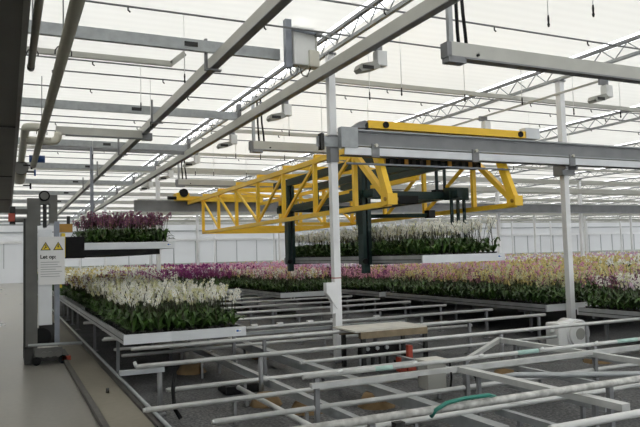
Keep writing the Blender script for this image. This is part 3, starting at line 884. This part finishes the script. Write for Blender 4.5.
labs_r = ['bench rail pipe just behind the white post under the front tray end', 'bench rail pipe with small clips, third behind the front rail',
          'bench rail pipe farther back between the trays, fourth', 'bench rail pipe farther back between the trays, fifth',
          'bench rail pipe in front of the tray corner, sixth', 'bench rail pipe under the far tray corner, seventh']
for y, lb in zip(ys, labs_r):
    r = rail(y, 1.30 if y in (10.3, 13.2) else 1.46, 8.55, ([1.5] if y in (10.3, 13.2) else []) + [3.3, 5.1, 6.9, 8.4], lb)
    if y in (10.3,):
        for x in (2.3, 2.75, 3.3, 3.75, 4.6):
            B(x, x + .10, -.03, .03, .57, .60).build('clip', 'white_paint', r)
        B(1.9, 5.3, .08, .16, .42, .47).build('support_bar', 'galvanised', r)
for y in (17.6, 19.1, 20.6, 22.1):
    rail(y, 1.46, 8.55, [1.6, 3.3, 5.1, 6.9], 'bench rail pipe deep under the far flower trays', group='far bench rails')

def low_pipe(y, x0, x1, lab, group='low heating pipes', cap=False, z=.25):
    t = thing('heating_pipe', lab, 'pipe', group, (x0, y, z))
    T([(0, 0, 0), (x1 - x0, 0, 0)], .026, 10).build('pipe', 'rail_pipe', t)
    T([(-.02, 0, 0), (.0, 0, 0)], .028 if cap else .02, 10).build('end_cap', 'black_plastic' if cap else 'rail_pipe', t)
    n = max(2, int((x1 - x0) / 3.2))
    for i in range(n):
        x = .9 + 2.9 * i
        B(x - .015, x + .015, -.015, .015, -z, -.027).build('stand', 'galvanised_dull', t)
    return t
low_pipe(4.92, 2.3, 9, 'low pale heating pipe close below the mottled rail')
low_pipe(5.80, 1.66, 10, 'low pale heating pipe starting at the bottom centre with a white round end')
low_pipe(6.60, 1.21, 10, 'low pale heating pipe starting beside the aisle rail below the front rail')
low_pipe(7.47, 1.62, 5.2, 'short low heating pipe behind the dark hose, under the front rail')
low_pipe(8.3, 3.6, 8.2, 'low heating pipe under the wooden board table')
low_pipe(9.3, 1.6, 8.2, 'low heating pipe under the front white tray end')
low_pipe(10.5, 1.6, 8.2, 'low heating pipe behind the wooden board table')
low_pipe(11.3, 1.6, 8.2, 'low heating pipe farther back below the rails, near pair')
low_pipe(12.8, 1.6, 8.2, 'low heating pipe farther back below the rails, far one')

def ybeam(x, y0, y1, z, w, h, lab, mt='galvanised', pipe=False):
    t = thing('bench_beam', lab, 'beam', None, (x, y0, 0))
    if pipe: T([(0, 0, z), (0, y1 - y0, z)], w / 2, 10).build('beam', mt, t)
    else: bar((0, 0, z), (0, y1 - y0, z), w, h).build('beam', mt, t)
    n = max(2, int((y1 - y0) / 2.5))
    for i in range(n):
        y = .3 + (y1 - y0 - .6) * i / (n - 1)
        B(-.018, .018, y - .018, y + .018, 0, z - h / 2).build('stand', 'galvanised_dull', t)
    return t
ybeam(2.83, 4.6, 14.5, .20, .07, .09, 'square floor beam running back under the front rail, left of the others')
ybeam(2.48, 5.0, 7.6, .16, .055, .05, 'short round floor pipe beside the brown footing', 'rail_pipe', True)
ybeam(3.72, 4.4, 14.5, .18, .12, .12, 'wide pale floor beam running back to the foot of the white post')
ybeam(4.29, 3.66, 5.72, .47, .09, .055, 'pale rectangular tube ending with an open end at the lower right', 'rail_pipe')
ybeam(5.14, 4.6, 8.6, .18, .06, .07, 'narrow floor beam right of the grey control box')
ybeam(6.22, 4.5, 7.36, .45, .07, .06, 'raised tube running from the far footing toward the right edge', 'rail_pipe')
ybeam(5.86, 5.3, 6.9, .2, .06, .06, 'short floor beam on the gravel below the motor post')
ybeam(4.16, 3.2, 5.0, .2, .06, .06, 'short floor beam at the bottom right on the gravel')
ybeam(7.3, 5.0, 8.6, .2, .06, .07, 'floor beam near the right edge behind the motor')
tag(bar((6.22, 7.36, .46), (5.15, 6.75, .34), .06, .05).build('brace_tube', 'rail_pipe'), 'slanting brace tube leading down left from the far footing leg', 'brace')
# pale flat hose across the lower right
tag(T([(4.55, 5.40, .40), (4.70, 5.35, .42), (5.12, 5.07, .42), (5.75, 4.71, .42), (6.6, 4.2, .42)], .03, 8).build('flat_hose', 'galvanised'), 'pale grey hose lying level across the lower right rails', 'hose')
footing(2.70, 7.27, 'brown concrete footing under the front rail leg nearest the tray')
footing(2.98, 6.72, 'brown concrete footing behind the double rail end', 1.1)
footing(3.75, 6.55, 'brown concrete footing with a metal plate, under the double rail', 1.15, .16)
tag(B(3.66, 3.86, 6.5, 6.64, .162, .175).build('footing_plate', 'tray_alu'), 'shiny metal plate lying on the middle brown footing', 'plate')
footing(6.28, 7.30, 'brown concrete footing under the leg in the middle right')
footing(7.95, 7.25, 'yellow brown footing in front of the round motor', 1.1)
footing(2.5, 9.9, 'brown footing in shadow below the white orchid tray', 1.2)
footing(3.9, 10.6, 'brown footing in shadow behind the front rail', 1.0)
tag(T([(1.66, 7.30, .46), (1.62, 7.22, .30), (1.61, 7.12, .12), (1.66, 7.05, .02)], .022, 8).build('dark_hose', 'black_plastic'), 'dark green black hose hanging down at the left end of the front rail', 'hose')
tag(B(2.45, 2.95, 8.0, 8.35, 0, .10).build('black_crate', 'black_plastic', None, .01), 'flat black plastic crate on the ground behind the footing', 'crate')

for y in (7.0, 8.6, 10.5, 13.0, 15.0, 17.5, 20.5, 23.0):
    t = thing('bench_trestle', 'dark galvanised bench trestle in the shade under the right flower trays', 'trestle', 'bench trestles under the right trays', (9.4, y, 0))
    bar((0, 0, .468), (5.0, 0, .468), .06, .06).build('cross_rail', 'galvanised_dull', t)
    for x in (.3, 2.4, 4.5): B(x - .025, x + .025, -.025, .025, 0, .44).build('leg', 'galvanised_dull', t)

# wooden board on a pump stand, behind the front rail
t = thing('board_table', 'weathered pale board on a wooden stand right of the white post', 'table', None, (4.50, 8.72, 0))
B(.0, 1.22, -.32, .42, .575, .60).build('board', 'wood_board', t)
B(.08, 1.22, -.34, -.26, .48, .575).build('front_batten', 'wood_frame', t)
B(.08, 1.22, .28, .36, .48, .575).build('back_batten', 'wood_frame', t)
for x in (.1, 1.16):
    for y in (-.33, .29): B(x, x + .06, y, y + .045, 0, .48).build('leg', 'dark_steel', t)
t = thing('pump_manifold', 'dark pump manifold with small valves below the wooden board', 'pump', None, (4.62, 8.45, 0))
B(0, .62, -.02, .12, .22, .40).build('body', 'black_plastic', t)
for k in range(5):
    T([(.06 + .13 * k, .04, .0), (.06 + .13 * k, .04, .22)], .022, 8).build('outlet', 'dark_steel', t)
for k in range(3):
    T([(.08 + .16 * k, -.02, .33), (.08 + .16 * k, -.05, .33)], .03, 8).build('gauge', 'galvanised', t)
t = thing('red_jack', 'red screw jack standing under the right end of the board', 'jack', None, (5.28, 8.22, 0))
B(-.07, .07, -.06, .06, 0, .16).build('base', 'rust_red', t)
B(-.035, .035, -.035, .035, .16, .36).build('column', 'rust_red', t)
B(-.2, -.08, -.05, .05, 0, .20).build('side_block', 'rust_red', t)
# grey control box
t = thing('control_box', 'grey control box with a loose black cable behind the double rail', 'box', None, (4.33, 6.38, 0))
B(0, .26, 0, .20, .13, .44).build('box', 'box_grey', t, .008)
B(-.02, .28, -.02, .22, .44, .465).build('lid', 'wood_board', t, .005)
for x in (.02, .20): B(x, x + .04, .08, .12, 0, .13).build('leg', 'galvanised_dull', t)
T([(.46, -.1, .40), (.52, -.2, .25), (.50, -.28, .1), (.38, -.3, .03)], .012, 6).build('cable', 'black_plastic', t)
T([(.30, -.02, .44), (.31, -.03, .25), (.30, -.02, .14)], .012, 6).build('cable', 'black_plastic', t)

# round motor at the second post
t = thing('gear_motor', 'round white gear motor at the foot of the right white post', 'motor', None, (8.86, 8.68, 0))
B(-.34, .05, -.12, .20, .02, .42).build('housing', 'white_paint', t, .03)
MB().tube([(.08, -.16, .22), (.08, -.19, .22)], [.24, .22], 24).build('cover_disc', 'white_paint', t)
MB().tube([(.08, -.16, .22), (.08, .18, .22)], .25, 24).build('drum', 'post_white', t)
MB().tube([(.08, -.20, .22), (.08, -.19, .22)], .10, 16).build('hub', 'box_grey', t)
T([(-.34, .02, .30), (-.44, .02, .30)], .05, 10).build('shaft', 'white_paint', t)
B(-.36, .36, -.16, .2, 0, .03).build('foot', 'galvanised_dull', t)

# ================================================================== AISLE: FLOOR RAILS, LIFT, SIGN
tag(B(.865, .93, -2, 12.2, .0, .06).build('floor_rail', 'kerb_steel', None, .006), 'worn steel floor rail running from the lift toward the camera', 'rail')
t = thing('edge_rail', 'galvanised edge rail between the sandy strip and the dark ground', 'rail', None, (1.40, 0, 0))
B(-.03, .03, -2, 40, 0, .035).build('angle', 'kerb_steel', t)
T([(.035, -2, .06), (.035, 40, .06)], .022, 8).build('pipe', 'galvanised', t)
tag(T([(1.17, 8.95, .012), (1.17, 8.95, .07)], .02, 8).build('floor_peg', 'dark_steel'), 'small steel peg standing in the sandy strip', 'peg')

t = thing('tray_lift', 'grey tray lift mast with wheels and motor beside the aisle', 'lift', None, (.32, 12.2, 0))
def lp(m, name, mt, par=t, bevel=0):
    m.v = [(a - .32, b - 12.2, c) for a, b, c in m.v]
    return m.build(name, mt, par, bevel)
lp(B(.265, .47, 12.22, 12.55, .12, 2.40), 'mast', 'mast_grey')
lp(B(.255, .285, 12.20, 12.56, .12, 2.45), 'mast_edge', 'dark_steel')
lp(B(.31, .52, 12.24, 12.5, 2.34, 2.80), 'head_block', 'mast_grey')
lp(B(.66, .79, 12.24, 12.5, 2.38, 2.86), 'head_arm', 'mast_grey')
lp(B(.50, .68, 12.26, 12.48, 2.70, 2.84), 'head_bridge', 'mast_grey')
lp(T([(.58, 12.20, 2.84), (.58, 12.30, 2.84)], .09, 18), 'pulley_wheel', 'black_plastic')
lp(T([(.58, 12.19, 2.84), (.58, 12.20, 2.84)], .065, 18), 'pulley_face', 'mast_grey')
lp(B(.56, .62, 12.3, 12.36, 2.3, 2.72), 'lift_belt', 'dark_steel')
lp(B(.48, .70, 12.20, 12.28, .64, 2.26), 'cover_panel', 'tray_alu', t, .006)
lp(B(.74, .82, 12.22, 12.42, .30, 2.40), 'guide_channel', 'mast_blue')
lp(T([(.54, 12.24, .44), (.54, 12.5, .44)], .15, 14), 'drive_motor', 'black_plastic')
lp(B(.50, .74, 12.26, 12.5, .32, .66), 'motor_box', 'dark_steel')
lp(T([(.32, 12.0, .34), (1.16, 12.0, .32)], .026, 8), 'guard_bar', 'galvanised')
lp(B(.27, .95, 12.05, 12.95, .06, .13), 'base_frame', 'dark_steel')
lp(B(.265, .40, 12.02, 12.9, .03, .30), 'base_side', 'dark_steel')
lp(B(.42, .85, 12.02, 12.06, .13, .28), 'base_plate', 'mast_grey')
for x in (.56, .66, .78):
    lp(T([(x, 11.98, .17), (x, 12.03, .17)], .05, 10), 'base_roller', 'mast_grey')
for x in (.45, .85):
    lp(T([(x, 12.0, .07), (x, 12.08, .07)], .07, 12), 'track_wheel', 'black_plastic')
lp(B(.84, .98, 12.0, 12.12, .05, .12), 'red_scraper', 'rust_red')
lp(B(.80, 1.04, 12.3, 12.5, 2.22, 2.36), 'sensor_box', 'orange_box')
lp(B(.95, 1.0, 12.34, 12.42, 2.36, 2.5), 'sensor_stalk', 'dark_steel')
lp(B(.78, .86, 12.25, 12.4, 1.26, 1.36), 'latch', 'sign_yellow')
lp(B(.86, .92, 12.3, 12.6, 1.78, 2.2), 'carriage_strip', 'sign_yellow')
lp(B(.92, 1.25, 12.45, 12.75, 1.76, 2.14), 'carriage', 'black_plastic')
lp(B(1.0, 2.65, 12.78, 18.5, 1.80, 1.905), 'fork', 'black_plastic')
lp(B(.90, 1.3, 12.6, 13.6, 1.77, 1.84), 'fork_root', 'black_plastic')
lp(B(.08, .34, 12.3, 12.45, 2.54, 2.62), 'side_bracket', 'mast_grey')
lp(B(.08, .34, 12.3, 12.45, 2.40, 2.46), 'side_bracket', 'mast_grey')
lp(B(.04, .13, 12.26, 12.48, 2.36, 2.66), 'bracket_plate', 'dark_steel')
lp(B(.02, .12, 12.22, 12.26, 2.40, 2.54), 'red_switch', 'rust_red')
lp(B(.27, .33, 12.25, 12.35, .85, 1.02), 'push_button', 'dark_steel')

# warning sign
s = thing('warning_sign', 'white warning sign with two yellow triangles on the lift mast', 'sign', None, (.48, 12.15, 1.32))
B(0, .42, 0, .012, 0, .815).build('board', 'sign_white', s, .004)
def tri(cx, cz, w, h, y, mt, name, par):
    return MB().prism([(cx - w / 2, cz), (cx + w / 2, cz), (cx, cz + h)], y, 0).build(name, mt, par)
for cx, k in ((.115, 0), (.315, 1)):
    b = tri(cx, .585, .165, .145, -.003, 'ink_black', 'warning_triangle', s)
    y_ = tri(cx, .598, .120, .107, -.005, 'sign_yellow', 'triangle_field', b)
    if k == 0:
        m = MB()
        m.bar((cx - .028, -.006, .612), (cx + .026, -.006, .648), .004, .013, (0, 0, 1))
        m.bar((cx - .012, -.006, .655), (cx + .010, -.006, .625), .004, .013, (0, 0, 1))
        m.box(cx - .014, cx + .014, -.007, -.005, .663, .678)
    else:
        m = MB()
        m.prism([(cx - .004, .685), (cx + .014, .685), (cx + .002, .655), (cx + .016, .655), (cx - .012, .608), (cx - .003, .640), (cx - .016, .640)], -.007, -.005)
    m.build('pictogram', 'ink_black', b)
fc = bpy.data.curves.new('heading', 'FONT'); fc.body = 'Let op:'; fc.size = .088; fc.extrude = .001; fc.offset = .003
fo = bpy.data.objects.new('heading', fc); COL.objects.link(fo)
bpy.context.view_layer.update()
dg = bpy.context.evaluated_depsgraph_get()
fm = bpy.data.meshes.new_from_object(fo.evaluated_get(dg))
bpy.data.objects.remove(fo)
ho = bpy.data.objects.new('heading', fm); COL.objects.link(ho); ho.parent = s
fm.materials.clear(); fm.materials.append(MATS['ink_black'])
ho.location = (.028, -.003, .445); ho.rotation_euler = (math.pi / 2, 0, 0)
for i, (w, z) in enumerate(((.30, .375), (.27, .335), (.33, .295), (.24, .255), (.34, .215), (.30, .175), (.31, .135))):
    B(.035, .035 + w, -.0015, 0, z, z + .012).build('text_line', 'ink_grey', s)

# ================================================================== LEFT OVERHEAD PIPES
t = thing('overhead_trough', 'dark grey steel trough running overhead along the left edge', 'trough', None, (0, 0, 3.5))
B(-1.4, .10, .5, 26, 0, .05).build('bottom', 'trough_grey', t)
B(.10, .145, .5, 26, -.015, .45).build('side_flange', 'mast_grey', t)
B(-1.4, -1.36, .5, 26, 0, .45).build('side_flange', 'trough_grey', t)
for y in (9.5, 15, 20.5):
    B(-1.35, .10, y, y + .05, -.02, 0).build('seam', 'dark_steel', t)
for y in (4.5, 12, 19.5): B(-.9, -.85, y, y + .05, .05, 1.85).build('hanger', 'galvanised_dull', t)

t = thing('overhead_pipe', 'olive grey overhead pipe running away beside the dark trough', 'pipe', None, (.54, 0, 3.92))
T([(0, 1, 0), (0, 13.4, 0), (0, 16.2, -.02)], .062, 14).build('pipe', 'pipe_olive', t)
for y in (7.4, 12.2):
    T([(.085 * math.cos(a), y, .085 * math.sin(a)) for a in [k * math.pi / 6 - .3 for k in range(8)]], .007, 5).build('strap', 'dark_steel', t)
    T([(0, y, .09), (0, y, 1.0)], .008, 5).build('hanger', 'galvanised_dull', t)
t = thing('overhead_pipe', 'short thin overhead pipe with a closed end, left of the olive pipe', 'pipe', None, (.235, 0, 3.85))
T([(0, 1, 0), (0, 7.75, 0)], .036, 12).build('pipe', 'pipe_olive', t)
T([(0, 7.75, 0), (0, 7.85, 0)], .040, 12).build('end_cap', 'mast_grey', t)
T([(.055 * math.cos(a), 7.3, .055 * math.sin(a)) for a in [k * math.pi / 6 - .3 for k in range(8)]], .007, 5).build('strap', 'dark_steel', t)
T([(0, 7.3, .05), (0, 7.3, 1.1)], .008, 5).build('hanger', 'galvanised_dull', t)

def arc(c, r, a0, a1, n, ax):
    out = []
    for i in range(n + 1):
        a = a0 + (a1 - a0) * i / n
        u, v = r * math.cos(a), r * math.sin(a)
        out.append({'xz': (c[0] + u, c[1], c[2] + v), 'xy': (c[0] + u, c[1] + v, c[2]), 'yz': (c[0], c[1] + u, c[2] + v)}[ax])
    return out
t = thing('heating_main', 'cream insulated heating main with two bends and a blue valve', 'pipe', None, (.34, 14.4, 4.4))
def hp(path, r, name, mt, par=t, n=14):
    return T([(a - .34, b - 14.4, c - 4.4) for a, b, c in path], r, n).build(name, mt, par)
hp([(.62, 14.4, 4.44)] + [(.50, 14.4, 4.44)] + arc((.50, 14.56, 4.44), .16, -math.pi / 2, -math.pi, 6, 'xy') + [(.34, 19.2, 4.42)], .085, 'main_pipe', 'duct_cream')
hp([(.36, 15.2, 4.30), (.86, 15.2, 4.30)] + arc((.86, 15.2, 4.44), .14, -math.pi / 2, 0, 6, 'xz') + [(1.0, 15.2, 4.5)], .085, 'branch_pipe', 'duct_cream')
hp([(.34, 19.0, 4.2), (.34, 21.2, 4.15)], .15, 'pump_body', 'duct_cream')
hp([(.34, 18.9, 4.2), (.34, 19.05, 4.2)], .18, 'pump_flange', 'mast_grey')
hp([(.45, 16.2, 4.05), (.78, 16.2, 4.05)], .085, 'blue_valve', 'blue_valve', t, 10)
hp([(.60, 16.2, 4.05), (.60, 16.2, 4.22)], .06, 'valve_actuator', 'blue_valve', t, 10)
for (x, y, z) in ((.60, 17.0, 3.85), (.55, 18.6, 3.70), (.52, 16.8, 3.98)):
    hp([(x - .18, y, z), (x, y, z)], .02, 'valve_stem', 'dark_steel', t, 6)
    hp([(x, y, z - .09), (x, y, z + .06)], .025, 'valve_handle', 'blue_valve' if z == 3.85 else 'black_plastic', t, 6)
t = thing('cream_duct', 'cream box duct fed by the pipe elbow over the left bay', 'duct', None, (1.0, 15.2, 4.46))
B(-.05, 1.95, -.06, .06, 0, .17).build('profile', 'cream_paint', t)
B(.15, 1.95, -.07, .07, -.02, -.001).build('lower_lip', 'galvanised_dull', t)
B(1.78, 2.0, -.08, .08, -.04, .12).build('end_block', 'galvanised_dull', t)

# portal frame over the lift
t = thing('portal_frame', 'slim galvanised portal over the lift with one long upright', 'frame', None, (2.05, 18.5, 0))
B(-.04, .04, -.04, .04, 2.75, 4.76).build('upright', 'mast_blue', t)
bar((-1.3, 0, 4.70), (2.6, 0, 4.70), .06, .09).build('header', 'galvanised_dull', t)

ns = len([o for o in scene.objects])
print('objects', ns, 'tris~', sum(len(o.data.polygons) for o in scene.objects if o.type == 'MESH') * 2)
